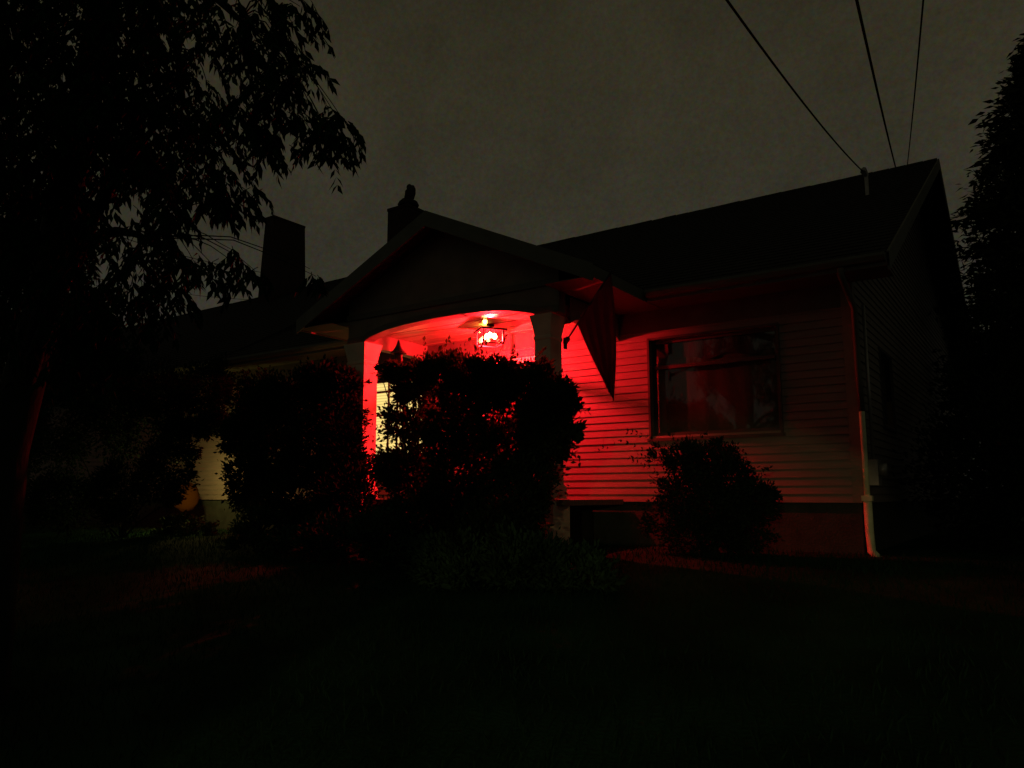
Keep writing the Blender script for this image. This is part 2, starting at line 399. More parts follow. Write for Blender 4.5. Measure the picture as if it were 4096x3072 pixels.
# ---- downspout at the right corner
ds = MB(); X0, Y0 = XR+.05, D-.055
ds.tube([(X0,Y0,.99),(X0,Y0,.90),(X0,Y0,.4),(X0,Y0,.0)], .032, 10)
ds.tube([(X0,Y0,.002),(X0,Y0,-.4),(X0+.01,Y0,-.62),(X0+.10,Y0-.10,-.70)], .046, 10)
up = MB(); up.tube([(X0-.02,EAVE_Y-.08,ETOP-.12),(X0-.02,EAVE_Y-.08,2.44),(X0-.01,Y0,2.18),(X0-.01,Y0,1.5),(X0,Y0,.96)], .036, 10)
up.build('upper_downspout_shaded', M['frieze'], house, True)  # same pipe in a darker tone, standing for its unlit upper length
ds = ds.build('downspout', M['pipe'], house, True)
br = MB()
for z in (-.03,): br.box(X0-.055,X0+.055,Y0-.052,Y0+.045,z-.03,z+.03)
br.build('bracket', M['pipe'], ds)
# ---- service mast
mp = at(866, 174, 13.4); mast = MB(); bz = ETOP+pr*(mp.y-EAVE_Y)
mast.tube([(mp.x,mp.y,bz-.05),(mp.x,mp.y,mp.z)], .03, 8).tube([(mp.x,mp.y,mp.z-.03),(mp.x-.02,mp.y-.08,mp.z+.05),(mp.x-.02,mp.y-.17,mp.z-.02)], [.045,.05,.04], 8)
mast.build('service_mast', M['galv'], house)
mast_top = Vector((mp.x-.02, mp.y-.12, mp.z+.0))

# ---- porch
pp = (PZ-ETOP)/(PTR-PC)
yv = EAVE_Y+(PZ-ETOP)/pr
pr_m = MB(); th = (0,0,-.09)
pr_m.slab([(PTR,PR,ETOP),(PC,PR,PZ),(PC,yv+.2,PZ),(PTR,EAVE_Y+.1,ETOP)], th)
pr_m.slab([(PTL,PR,ETOP),(PTL,EAVE_Y+.1,ETOP),(PC,yv+.2,PZ),(PC,PR,PZ)], th)
shingle_rows(pr_m, (PTR,PR,ETOP),(PTR,EAVE_Y,ETOP),(PC,PR,PZ),(PC,yv,PZ), 20)
shingle_rows(pr_m, (PTL,PR,ETOP),(PTL,EAVE_Y,ETOP),(PC,PR,PZ),(PC,yv,PZ), 20)
porch_roof = pr_m.build('porch_roof', M['roof'], house)
# short chimney right behind the porch peak
cpt = at(406, 214, 11.2)
ch2 = chimney(cpt.x-.27, cpt.x+.27, 10.95, 11.5, 2.9, cpt.z+.03, .0)
c2 = ch2.build('chimney', M['brick'], porch_roof)
# rake boards on the porch gable
rb = MB()
for X in (PTR, PTL):
    s = 1 if X == PTR else -1
    rb.slab([(X+s*.02,PR-.032,ETOP-.20),(X+s*.02,PR-.032,ETOP+.012),(PC,PR-.032,PZ+.02),(PC,PR-.032,PZ-.20)], (0,.03,0))
rb.build('porch_rake_board', M['fascia'], house)
for X, s in ((PTR,1),(PTL,-1)):
    MB().box(min(X,X+s*.02), max(X,X+s*.02), PR, EAVE_Y-.002, SOF-.02, ETOP-.004).build('porch_fascia', M['fascia'], house)
for a_, b_ in ((PXR,PTR-.001),(PTL+.001,PXL)): MB().box(a_,b_,PR+.001,D-.03,SOF,SOF+.012).build('porch_soffit', M['soffit'], house)
# arched front beam with the gable face above
SPR = 2.245
ATAB = [(-8.15,2.262),(-8.03,2.305),(-7.73,2.370),(-7.34,2.405),(-6.83,2.424),(-6.35,2.422),(-5.89,2.397),(-5.57,2.360),(-5.30,2.305),(-5.15,2.262)]
def arch(x):
    a, b = PXL+PW, PXR-PW
    if x <= a or x >= b: return SPR-.0
    return float(np.interp(x, [t[0] for t in ATAB], [t[1] for t in ATAB]))
def top(x): return PZ-.10-pp*abs(x-PC)
fbm = MB(); n = 72
xs = [PXL]+[PXL+PW+(PXR-PXL-2*PW)*k/n for k in range(n+1)]+[PXR]
def strip(m, y0, y1, top):
    for a, b in zip(xs[:-1], xs[1:]):
        za, zb = (arch(a), arch(b)) if not (a == PXL or b == PXR) else (SPR, SPR)
        ta, tb = top(a), top(b)
        m.quad((a,y0,za),(b,y0,zb),(b,y0,tb),(a,y0,ta)); m.quad((a,y1,za),(a,y1,ta),(b,y1,tb),(b,y1,zb))
        m.quad((a,y0,za),(a,y1,za),(b,y1,zb),(b,y0,zb)); 
    m.quad((PXL,y0,SPR),(PXL,y0,top(PXL)),(PXL,y1,top(PXL)),(PXL,y1,SPR)); m.quad((PXR,y0,SPR),(PXR,y1,SPR),(PXR,y1,top(PXR)),(PXR,y0,top(PXR)))
strip(fbm, PF, PF+.16, top)
fbm.box(PTL+.1,PXL-.001,PF+.02,PF+.05,SOF-.001,SOF+.10).box(PXR+.001,PTR-.1,PF+.02,PF+.05,SOF-.001,SOF+.10)
fbm.build('porch_gable', M['gable'], house)
tr = MB(); strip(tr, PF-.02, PF-.001, lambda x: arch(x)+.09 if PXL < x < PXR else SPR+.09)
tr.box(PXL-.02,PXR+.02,PF-.03,PF-.001,2.60,2.68)
tr.build('arch_trim', M['fascia'], house)
for X0_, X1_ in ((PXL,PXL+.16),(PXR-.16,PXR)):
    sb = MB()
    n = 20; ys = [PF+PD+(D-.03-PF-PD)*k/n for k in range(n+1)]
    for a, b in zip(ys[:-1], ys[1:]):
        f_ = lambda y: 2.245-.10*abs((y-(ys[0]+ys[-1])/2)/((ys[-1]-ys[0])/2))**5
        sb.quad((X0_,a,f_(a)),(X0_,b,f_(b)),(X0_,b,2.49),(X0_,a,2.49)); sb.quad((X1_,a,f_(a)),(X1_,a,2.49),(X1_,b,2.49),(X1_,b,f_(b)))
        sb.quad((X0_,a,f_(a)),(X1_,a,f_(a)),(X1_,b,f_(b)),(X0_,b,f_(b)))
    sb.build('porch_side_beam', M['gable'], house)
MB().box(PXL+.16,PXR-.16,PF+.16,D-.03,2.465,2.49).build('porch_ceiling', M['ceiling'], house)
cb = MB(); y = PF+.25
while y < D-.08:                        # fine bead lines of the ceiling boards
    cb.box(PXL+.165,PXR-.165,y,y+.012,2.459,2.4645); y += .31
cb.build('ceiling_bead', M['ceiling'], house)
for X in (PXL, PXR-PW):
    p = MB(); x0, x1 = (X, X+PW) if X == PXL else (-5.16, -4.93)
    for (e0, za, e1, zb) in ((.02,.62,0,1.95),(0,1.95,.0,2.03),(0,2.03,.045,SPR-.003)):
        pass
    prof = [(.035,-.04),(.035,.10),(.008,.14),(.0,1.92),(.01,1.94),(.01,1.97),(.0,1.98),(.02,2.10),(.05,SPR-.004)]
    for (ea,za),(eb,zb) in zip(prof[:-1],prof[1:]):
        A = [(x0-ea,PF-ea,za),(x1+ea,PF-ea,za),(x1+ea,PF+PD+ea,za),(x0-ea,PF+PD+ea,za)]
        B = [(x0-eb,PF-eb,zb),(x1+eb,PF-eb,zb),(x1+eb,PF+PD+eb,zb),(x0-eb,PF+PD+eb,zb)]
        i = len(p.v); p.v += A+B; p.f += [(i+j,i+(j+1)%4,i+4+(j+1)%4,i+4+j) for j in range(4)]
    p = p.build('porch_pillar', M['trim'], house)
    MB().box(x0-.06,x1+.06,PF-.06,PF+PD+.06,-1.1,-.045).build('plinth', M['trim'], p)
MB().box(PXL-.02,PXR+.02,PF+.02,D-.035,-.12,-.05).build('porch_deck', M['deck'], house)
MB().box(PXL+.45,PXR-.45,PF+.06,D-.05,-1.0,-.121).build('porch_base', M['concrete'], house)
st = MB()
for k in range(3): st.box(-7.2,-5.9,PF-.02-.3*(k+1),PF-.02-.3*k,-1.1,-.22-.17*k)
st.build('porch_steps', M['concrete'], house)

# ------------------------------------------------------------------ lantern with red bulbs
LX, LY, LZ = -6.50, 8.83, 2.458
lan = thing('porch_lantern', 'square metal lantern with glowing red bulbs under the porch ceiling', 'lantern', (LX, LY, LZ))
hw = .150; LA = R(-35)
def LR(x, y, z): return (LX+x*math.cos(LA)-y*math.sin(LA), LY+x*math.sin(LA)+y*math.cos(LA), LZ+z+.045)
def lbox(m, x0, x1, y0, y1, z0, z1):
    i = len(m.v)
    m.v += [LR(*q) for q in ((x0,y0,z0),(x1,y0,z0),(x1,y1,z0),(x0,y1,z0),(x0,y0,z1),(x1,y0,z1),(x1,y1,z1),(x0,y1,z1))]
    m.f += [tuple(i+k for k in q) for q in ((0,3,2,1),(4,5,6,7),(0,1,5,4),(1,2,6,5),(2,3,7,6),(3,0,4,7))]
lc = MB(); lc.lathe((LX,LY,LZ), [(.0,0),(.06,0),(.06,-.02),(.012,-.03),(.012,-.045),(0,-.045)], 16)
i = len(lc.v); e_ = hw+.04
lc.v += [LR(-e_,-e_,-.125),LR(e_,-e_,-.125),LR(e_,e_,-.125),LR(-e_,e_,-.125),LR(0,0,-.082)]
lc.f += [(i,i+1,i+4),(i+1,i+2,i+4),(i+2,i+3,i+4),(i+3,i,i+4)]
for q in (-1,1):
    lbox(lc, -e_, e_, q*e_-.004, q*e_+.004, -.152, -.125); lbox(lc, q*e_-.0045, q*e_+.0045, -e_, e_, -.151, -.1255)
lc.build('cap', M['cap'], lan)
cg = MB(); ps = .014
for sx in (-1,1):
    for sy in (-1,1):
        ps = .014 if (sx, sy) == (1, 1) else .006  # one corner post is widened to shade the wall on the right
        lbox(cg, sx*hw-ps, sx*hw+ps, sy*hw-ps, sy*hw+ps, -.34, -.118)
for q in (-1,1):
    lbox(cg, -hw, hw, q*hw-.006, q*hw+.006, -.346, -.332); lbox(cg, q*hw-.0065, q*hw+.0065, -hw, hw, -.345, -.331)
cg.build('cage', M['metal'], lan)
gp = MB()
for q in (-1,1):
    gp.quad(LR(-hw,q*hw,-.33),LR(hw,q*hw,-.33),LR(hw,q*hw,-.13),LR(-hw,q*hw,-.13)); gp.quad(LR(q*hw,-hw,-.33),LR(q*hw,hw,-.33),LR(q*hw,hw,-.13),LR(q*hw,-hw,-.13))
gp.build('glass_panel', M['lantern_glass'], lan)
for k, (bx_, by_) in enumerate([(-.065,-.03),(.06,-.02),(0,.07)]):
    c_ = LR(bx_, by_, -.205)
    b = MB().lathe(c_, [(0,-.045),(.022,-.040),(.034,-.012),(.028,.016),(.012,.036),(0,.040)], 14)
    b.build('bulb', M['bulb'], lan, True)
    MB().lathe(c_, [(0,.041),(.009,.041),(.009,.085),(0,.085)], 10).build('socket', M['metal'], lan)
ld = bpy.data.lights.new('bulb_light', 'POINT'); lo = bpy.data.objects.new('bulb_light', ld); C.objects.link(lo)
lo.location = LR(0, -.01, -.245); ld.energy = 700; ld.color = (1,.0095,.018); ld.shadow_soft_size = .014
ld = bpy.data.lights.new('added_ceiling_light', 'POINT'); lo = bpy.data.objects.new('added_ceiling_light', ld); C.objects.link(lo)
lo.location = LR(-.03, -.07, -.082); ld.energy = 6; ld.color = (1,.30,.06); ld.shadow_soft_size = .03  # unseen light added above the lantern cap to brighten the ceiling

# ------------------------------------------------------------------ flag on the right pillar
P0 = Vector((PXR+.0, PF+.13, at(565,342,8.0).z)); P1 = at(611, 272, 7.35)
fl = thing('flag', 'dark furled flag hanging from an angled pole on the right porch pillar', 'flag', tuple(P0))
pd = (P1-P0).normalized()
MB().tube([P0+pd*.03, P1+pd*.03], .011, 8).build('pole', M['metal'], fl, True)
b_ = MB(); b_.beam(P0, P0+pd*.12, .045, .045); b_.box(PXR-.0,PXR+.018,P0.y-.035,P0.y+.035,P0.z-.07,P0.z+.07); b_.build('bracket', M['metal'], fl)
nu, nv = 44, 40; tip = at(614, 401, 7.32)
vs, fs = [], []
A0 = P0.lerp(P1, .30); A1 = P1.copy()
for j in range(nv+1):
    v = j/nv
    for i in range(nu+1):
        u = i/nu
        a = A0.lerp(A1, u)
        # cloth falls from the pole and gathers towards the hanging corner under the pole end
        L_ = (A1.z-tip.z)
        bottom = Vector((tip.x, tip.y, tip.z)) + Vector((-(1-u)*.12, (1-u)*.03, (1-u)*.19))
        g_ = v**.75*.93 if u < .97 else v
        p = a.lerp(bottom, v)
        sag = math.sin(v*math.pi)*(1-u)*.05
        w_ = (.25+.75*v)
        fold = math.sin(u*24+v*1.9)*.040*w_ + math.sin(u*10+2-v)*.03*w_
        nrm = Vector((.45, -.85, 0))
        p = p + nrm*fold*(1-.45*v) + Vector((-sag*.12+.045*math.sin(v*math.pi)*u*u, 0, -sag*.1))
        if u > .55: p.x += (u-.55)*.0 
        vs.append(p)
for j in range(nv):
    for i in range(nu):
        a = j*(nu+1)+i; fs.append((a,a+1,a+nu+2,a+nu+1))
cl = link('flag_cloth', vs, fs, M['flag'], fl, True)
so = cl.modifiers.new('thick', 'SOLIDIFY'); so.thickness = .003

# ------------------------------------------------------------------ electric meter on the gable end
em = thing('electric_meter', 'small grey electric meter box on the dark side wall near the corner', 'meter', (XR+.02, 9.95, .3))
MB().box(XR+.021,XR+.13,9.84,10.06,.12,.42).build('box', M['galv'], em)
mt = MB(); 
for k in range(1):
    m0 = MB(); m0.tube([(XR+.131,9.95,.30),(XR+.21,9.95,.30)], .075, 18); m0.build('dial', M['glass'] if False else M['galv'], em, True)
MB().tube([(XR+.07,9.95,.42),(XR+.07,9.95,2.3)], .02, 8).build('conduit', M['galv'], em, True)

# ------------------------------------------------------------------ ornament on the short chimney
oz = cpt.z+.139; ox = cpt.x+.06; oy = 11.2
orn = thing('chimney_ornament', 'small dark hunched figure perched on top of the short chimney behind the porch peak', 'ornament', (ox, oy, oz))
o_ = MB(); o_.lathe((ox,oy,oz), [(0,0),(.20,.0),(.22,.04),(.19,.10),(.13,.13),(0,.14)], 18); o_.build('base', M['ornament'], orn, True)
def ell(name, c, r, rot, m, par, n=16):
    mb = MB(); c = Vector(c); Rm = Matrix.Rotation(rot, 3, Vector((math.sin(YAW),-math.cos(YAW),0)))
    prof = [(math.sin(math.pi*k/n), -math.cos(math.pi*k/n)) for k in range(n+1)]
    i0 = 0
    for a, z in prof:
        for j in range(n):
            t = 2*math.pi*j/n; q = Vector((a*math.cos(t)*r[0], a*math.sin(t)*r[1], z*r[2]))
            q *= 1+.12*noise.noise(q*14)
            mb.v.append(tuple(c+Rm@q))
    for k in range(n):
        for j in range(n):
            a = k*n+j; b = k*n+(j+1)%n; mb.f.append((a,b,b+n,a+n))
    return mb.build(name, m, par, True)
ell('body', (ox+.04,oy,oz+.26), (.105,.11,.20), R(-14), M['ornament'], orn)
ell('head', (ox+.02,oy,oz+.41), (.06,.065,.075), R(-8), M['ornament'], orn)
ell('tail', (ox-.15,oy+.02,oz+.13), (.13,.08,.08), R(40), M['ornament'], orn)

# ------------------------------------------------------------------ overhead wires
def wire(name, a, b, sag, rad, label, group=None):
    a, b = Vector(a), Vector(b); pts = []
    for k in range(25):
        t = k/24; p = a.lerp(b, t); p.z -= sag*4*t*(1-t); pts.append(p)
    o = MB().tube(pts, rad, 6).build(name, M['wire'], None, True); tag(o, label, 'wire', group); return o
WG = 'wires over the house'
wire('overhead_wire', atd(704,-32,6.0), mast_top, .10, .011, 'thick overhead wire sloping down to the mast on the roof ridge', WG)
wire('overhead_wire', atd(850,-30,7.0), atd(899,180,21), .10, .013, 'steep overhead wire in the middle of the three above the right roof', WG)
wire('overhead_wire', atd(926,-30,9.0), atd(905.5,180,24), .08, .010, 'thin overhead wire nearest the roof peak on the right', WG)
wire('overhead_wire', atd(60,215,30), atd(300,277,36), .35, .012, 'thin wire crossing the sky left of the tall chimney, upper one', 'wires left of the chimney')
wire('overhead_wire', atd(60,270,32), atd(300,300,38), .35, .010, 'thin wire just above the left roof beside the tall chimney, lower one', 'wires left of the chimney')

# ------------------------------------------------------------------ ground
def gz(x, y):
    t = min(1, max(0, (y+1)/10.2)); t = t*t*(3-2*t)
    z = -1.52+.86*t
    return z+.03*noise.noise(Vector((x*.5, y*.5, 0)))+.012*noise.noise(Vector((x*2, y*2, 3)))
def axis(a, b, lo, hi, fine, n):
    v = list(np.arange(lo, hi+1e-6, fine)); 
    v = list(-np.geomspace(-a+lo+1, 1, n)+1+lo)[:-1] + v + list(np.geomspace(1, b-hi+1, n)-1+hi)[1:]
    return v
gx = axis(-250, 200, -20, 6, .25, 22); gy = axis(-60, 320, -4, 11, .25, 22)
vs = [(x, y, gz(x, y)) for y in gy for x in gx]; nx = len(gx)
fs = [(j*nx+i, j*nx+i+1, (j+1)*nx+i+1, (j+1)*nx+i) for j in range(len(gy)-1) for i in range(nx-1)]
lawn = link('lawn', vs, fs, M['lawn'], None, True); lawn['kind'] = 'structure'

# ------------------------------------------------------------------ foliage
def leaves(pos, d, size, width, name, m, parent=None, fold=.25, jn=None):
    n = len(pos); d = d/np.linalg.norm(d, axis=1, keepdims=True)
    r = rng.normal(size=(n,3)); s = np.cross(d, r); s /= np.linalg.norm(s, axis=1, keepdims=True); nn = np.cross(s, d)
    L_ = size*rng.uniform(.65, 1.25, (n,1)); w = L_*width*rng.uniform(.8,1.2,(n,1))
    V = np.empty((n,5,3)); V[:,0] = pos; V[:,1] = pos+d*L_*.42+s*w*.5+nn*w*fold; V[:,2] = pos+d*L_; V[:,3] = pos+d*L_*.42-s*w*.5+nn*w*fold
    V[:,4] = pos+d*L_*.45
    V = V.reshape(-1,3); b = np.arange(n)*5
    Fc = np.concatenate([np.stack([b,b+1,b+2,b+4],1), np.stack([b,b+4,b+2,b+3],1)])
    me = bpy.data.meshes.new(name); me.vertices.add(len(V)); me.vertices.foreach_set('co', V.ravel())
    me.loops.add(Fc.size); me.polygons.add(len(Fc)); me.loops.foreach_set('vertex_index', Fc.ravel())
    me.polygons.foreach_set('loop_start', np.arange(len(Fc))*4); me.polygons.foreach_set('loop_total', np.full(len(Fc),4))
    me.update(calc_edges=True); me.materials.append(m)
    o = bpy.data.objects.new(name, me); C.objects.link(o)
    if parent is not None: o.parent = parent; o.matrix_parent_inverse = Matrix.Translation(-parent.location)
    return o
def bush(name, label, blobs, leaf, width, m, stems, base, up=.3, cat='shrub', group=None, extra=None):
    """blobs: (px, py, Y, rx, rz, ry, n) ellipsoids placed at real depth; leaves sit mostly in the outer shell"""
    root = thing(name, label, cat, tuple(base), group)
    P, Dr = [], []
    cen = []
    for px, py, Y, rx, rz, ry, n in blobs:
        c = np.array(at(px, py, Y)); cen.append(c)
        # clumps inside each blob
        nc = max(3, n//70); cd = rng.normal(size=(nc,3)); cd /= np.linalg.norm(cd,axis=1,keepdims=True)
        cr_ = rng.uniform(.35,1,(nc,1))**.6*np.where(rng.random((nc,1))<.14,1.28,1.0); cc = cd*cr_
        idx = rng.integers(0,nc,n); q = cc[idx]+rng.normal(size=(n,3))*.17
        p = c+q*np.array([rx,ry,rz]); P.append(p)
        dd = q+rng.normal(size=(n,3))*.55+np.array([0,0,up]); Dr.append(dd)
        for _ in range(max(2, n//260)):          # stray shoots
            d0 = rng.normal(size=3); d0[2] = abs(d0[2])*.9; d0 /= np.linalg.norm(d0); st_ = c+d0*np.array([rx,ry,rz])*.85; ln = rng.uniform(.08,.24)
            m_ = int(ln/.02); tt = np.linspace(0,1,m_)[:,None]; P.append(st_+d0*ln*tt+np.array([0,0,-.25*ln])*tt**2); Dr.append(d0+rng.normal(size=(m_,3))*.7)
    P = np.concatenate(P); Dr = np.concatenate(Dr)
    if extra is not None: P = np.concatenate([P, extra[0]]); Dr = np.concatenate([Dr, extra[1]])
    ok = P[:,2] > -1.2; P, Dr = P[ok], Dr[ok]
    leaves(P, Dr, leaf, width, 'foliage', m, root)
    sm = MB(); bz_ = Vector(base)
    for k in range(stems):
        c = Vector(cen[k % len(cen)])+Vector((random.uniform(-.2,.2),random.uniform(-.1,.1),random.uniform(-.1,.15)))
        b = bz_+Vector((random.uniform(-.1,.1),random.uniform(-.06,.06),-.05)); pts = []
        for t in np.linspace(0,1,7):
            p = b.lerp(c,t); p += Vector((random.uniform(-.03,.03),random.uniform(-.03,.03),.12*math.sin(t*math.pi))); pts.append(p)
        sm.tube(pts, [max(.005,.018*(1-t*.75)) for t in np.linspace(0,1,7)], 6)
    sm.build('stem', M['bark'], root, True)
    return root
def sprig(pxs, Y, n=9, jit=.02):
    """leaves strung along a thin shoot given by picture points at depth Y"""
    pts = [Vector(at(a, b, Y)) for a, b in pxs]; P, Dr = [], []
    for k in range(n):
        t = k/(n-1)*(len(pts)-1); i = min(int(t), len(pts)-2); p = pts[i].lerp(pts[i+1], t-i); d_ = (pts[i+1]-pts[i]).normalized()
        for s in (-1,1):
            P.append(np.array(p)); Dr.append(np.array(d_)*.7+np.array([s*.3,0,s*.7])+rng.normal(size=3)*.3)
    return np.array(P), np.array(Dr), pts
def join(*sp): return (np.concatenate([s[0] for s in sp]), np.concatenate([s[1] for s in sp]))

# tall leafy shrub in front of the porch
YB = 7.2
sp1 = [sprig([(478,352),(482,345),(486,341)],YB,5), sprig([(500,352),(503,345),(505,338)],YB,5), sprig([(424,356),(425,348),(424,341)],YB,4),
       sprig([(438,352),(446,345),(448,340)],YB,4), sprig([(522,362),(516,354),(514,349)],YB,4), sprig([(534,360),(540,354),(545,350)],YB,5),
       sprig([(575,405),(582,410),(588,412)],YB,5), sprig([(572,450),(578,455),(580,462)],YB,5), sprig([(568,380),(571,386),(575,396)],YB,4),
       sprig([(392,425),(384,424),(376,428),(368,424)],YB,6), sprig([(392,432),(382,436),(372,440),(366,436)],YB,6), sprig([(455,350),(462,345),(468,341)],YB,4)]
bush('porch_shrub', 'tall dense leafy shrub in front of the red lit porch opening', [
    (412,385,YB,.26,.24,.25,2500),(402,372,YB,.22,.14,.2,1400),(388,371,YB,.12,.07,.12,420),(440,378,YB,.30,.24,.3,3200),(475,378,YB,.28,.24,.3,4400),(500,379,YB,.20,.22,.3,3200),
    (530,383,YB,.26,.22,.3,3000),(556,400,YB,.15,.22,.25,2400),(568,408,YB,.10,.12,.15,700),(573,428,YB,.08,.10,.15,600),
    (410,422,YB,.28,.26,.3,2300),(455,425,YB,.33,.33,.35,4400),(505,425,YB,.33,.33,.35,3600),(545,435,YB,.26,.30,.3,5400),
    (410,470,YB,.38,.35,.4,4200),(460,480,YB,.40,.40,.4,5200),(515,480,YB,.36,.40,.4,5200),(524,510,YB,.24,.35,.35,2200),(430,520,YB-.2,.45,.35,.4,4200),(490,535,YB-.2,.45,.35,.4,4200)],
    .062, .55, M['leaf_bush'], 14, (-6.3,7.15,gz(-6.3,7.15)), extra=join(*sp1))
# rounded shrub under the right window
YS = 8.55
sp2 = [sprig([(650,452),(636,446),(622,440),(608,446),(600,450)],YS,9), sprig([(655,470),(643,465),(634,462)],YS,6), sprig([(652,440),(640,434),(628,432)],YS,6),
       sprig([(655,500),(645,505),(636,504)],YS,5), sprig([(690,444),(700,436),(706,432)],YS,5), sprig([(650,460),(640,456),(630,458)],YS,6)]
bush('round_shrub', 'ragged dark shrub against the siding below the right window', [
    (706,462,YS,.30,.24,.35,2800),(684,458,YS,.22,.16,.25,1100),(732,474,YS,.27,.26,.35,2600),(752,500,YS,.24,.24,.3,2200),(692,495,YS,.34,.30,.35,3300),
    (722,512,YS,.42,.28,.35,3600),(663,472,YS,.17,.20,.2,420),(655,450,YS,.12,.08,.15,120),(664,515,YS,.26,.24,.25,1300),(700,535,YS,.42,.20,.3,2600),(745,535,YS,.32,.20,.3,1800),(718,447,YS,.10,.10,.15,300),(770,492,YS,.10,.13,.15,350)],
    .05, .5, M['leaf_round'], 9, (-3.15,YS,gz(-3.15,YS)), extra=join(*sp2))
# shrubs in front of the left part of the house
bush('side_shrub', 'broad dark shrub left of the porch, hiding the wall beside the left pillar', [
    (338,410,7.7,.32,.42,.3,4200),(348,385,7.7,.14,.24,.2,1500),(320,385,7.7,.42,.30,.3,4200),(290,400,7.9,.5,.45,.4,5200),(262,405,8.2,.45,.45,.4,4600),(310,450,7.7,.55,.5,.4,5600),(345,455,7.5,.26,.4,.3,3200),
    (270,460,7.8,.40,.45,.4,4200),(300,500,7.5,.6,.4,.4,4600),(350,500,7.3,.4,.4,.4,3600),(252,480,8.0,.28,.45,.4,4400),(250,430,8.2,.28,.35,.4,4000),(240,440,8.2,.22,.3,.3,2000)],
    .07, .5, M['leaf_side'], 12, (-10.2,7.6,gz(-10.2,7.6)))
bush('corner_shrub', 'dark shrub at the left end of the lawn beside the lit wall patch', [
    (165,400,8.0,.6,.6,.5,5200),(120,410,7.6,.8,.8,.5,6200),(60,420,7.2,.9,.9,.5,6200),(165,470,7.6,.35,.5,.4,3200),(120,490,7.2,.6,.5,.4,4200),(60,500,7.0,.8,.5,.5,4600),(205,390,8.6,.6,.50,.4,5200),(212,425,8.6,.35,.22,.3,3000),(180,440,8.3,.25,.4,.3,3600),(168,498,8.0,.16,.2,.2,900),(190,470,8.2,.12,.1,.12,260),(10,440,6.8,.8,.9,.5,5200),(-40,430,6.5,.9,1.2,.5,4200)],
    .075, .45, M['leaf_side'], 10, (-13.5,7.4,gz(-13.5,7.4)))
# low planting along the front bed
LG = 'low plants in the front bed'
def lowplant(px, py, Y, r, h, n, label):
    c = at(px, py, Y); g_ = gz(c.x, Y)
    bush('low_plant', label, [(px, py, Y, r, h, r*.7, n),(px-14, py+8, Y-.1, r*.7, h*.7, r*.6, n//2),(px+15, py+7, Y-.1, r*.7, h*.75, r*.6, n//2)], .075, .42, M['leaf_low'], 5, (c.x, Y, g_), up=.6, cat='plant', group=LG)
lowplant(385,535,6.6,.42,.28,1500,'low leafy plant at the left foot of the tall porch shrub')
lowplant(330,540,6.7,.42,.28,1500,'low leafy plant under the broad shrub left of the porch')
lowplant(450,565,6.1,.40,.28,1600,'low leafy plant in front of the middle of the tall porch shrub')
lowplant(520,560,6.2,.40,.28,1600,'low leafy plant at the right foot of the tall porch shrub')
lowplant(575,572,6.3,.34,.24,1200,'low leafy plant just right of the pale pillar base')
lowplant(184,524,8.3,.40,.16,1300,'low leafy plant around the foot of the dim orange globe lamp')
lowplant(262,530,7.0,.45,.26,1400,'low leafy plant right of the lit wall patch')

# ------------------------------------------------------------------ near tree with hanging leaves
tb = Vector((-5.6, 2.2, gz(-5.6, 2.2)))
tree = thing('leafy_tree', 'large dark tree with hanging pointed leaves filling the upper left', 'tree', tuple(tb))
# (px, py, distance, radius in px, twigs)
BL = [(300,6,4.6,14,8),(268,12,4.6,24,15),(235,8,4.8,26,18),(195,10,5.0,32,22),(280,40,4.6,20,18),(290,62,4.5,14,14),(276,78,4.5,14,12),(250,45,4.7,18,14),
      (176,48,5.1,22,14),(250,38,4.8,10,5),(262,96,4.6,16,14),(292,115,4.4,13,12),(318,112,4.4,13,11),(326,128,4.4,14,11),(338,120,4.4,10,6),(349,130,4.4,6,4),(332,145,4.4,8,4),
      (240,105,4.7,18,13),(212,100,4.8,16,11),(228,125,4.7,16,11),(262,132,4.5,13,12),(268,152,4.5,8,5),(198,118,4.9,18,11),(205,140,4.8,14,9),(165,110,5.1,28,20),
      (212,165,4.7,12,10),(205,185,4.7,9,8),(226,198,4.6,8,7),(244,190,4.5,8,5),(256,184,4.5,7,4),(237,205,4.6,6,4),(218,185,4.7,8,5),(178,160,4.9,16,10),(158,165,5.0,18,11),(170,182,4.8,10,9),(162,205,4.7,9,16),(164,225,4.7,7,10),(184,190,4.8,9,5),
      (135,160,5.2,24,15),(118,188,5.2,18,7),(140,235,5.0,18,9),(110,225,5.2,18,8),(150,245,4.9,16,12),(172,250,4.8,12,9),(125,255,5.0,22,14),(195,262,4.7,12,8),(215,268,4.7,10,7),(240,270,4.7,9,6),(255,270,4.7,6,4),(310,270,4.6,5,3),(316,277,4.6,3,2),(233,252,4.7,5,3),
      (100,275,5.2,24,14),(130,290,5.0,20,12),(150,300,4.9,14,10),(168,285,4.9,14,10),(182,300,4.8,8,6),(115,315,5.1,16,10),(60,290,5.4,50,40),(30,330,5.5,50,40),(90,330,5.4,30,22),(50,245,5.6,46,36),(20,250,5.8,50,50),(70,190,5.6,30,22)]
for gx_ in range(-60, 166, 28):
    for gy_ in range(-50, 176, 26):
        dd = random.uniform(5.0, 7.5); dens = 24
        BL.append((gx_+random.uniform(-8,8), gy_+random.uniform(-8,8), dd, 26, dens))
P, Dr = [], []; tw = MB(); ends = []
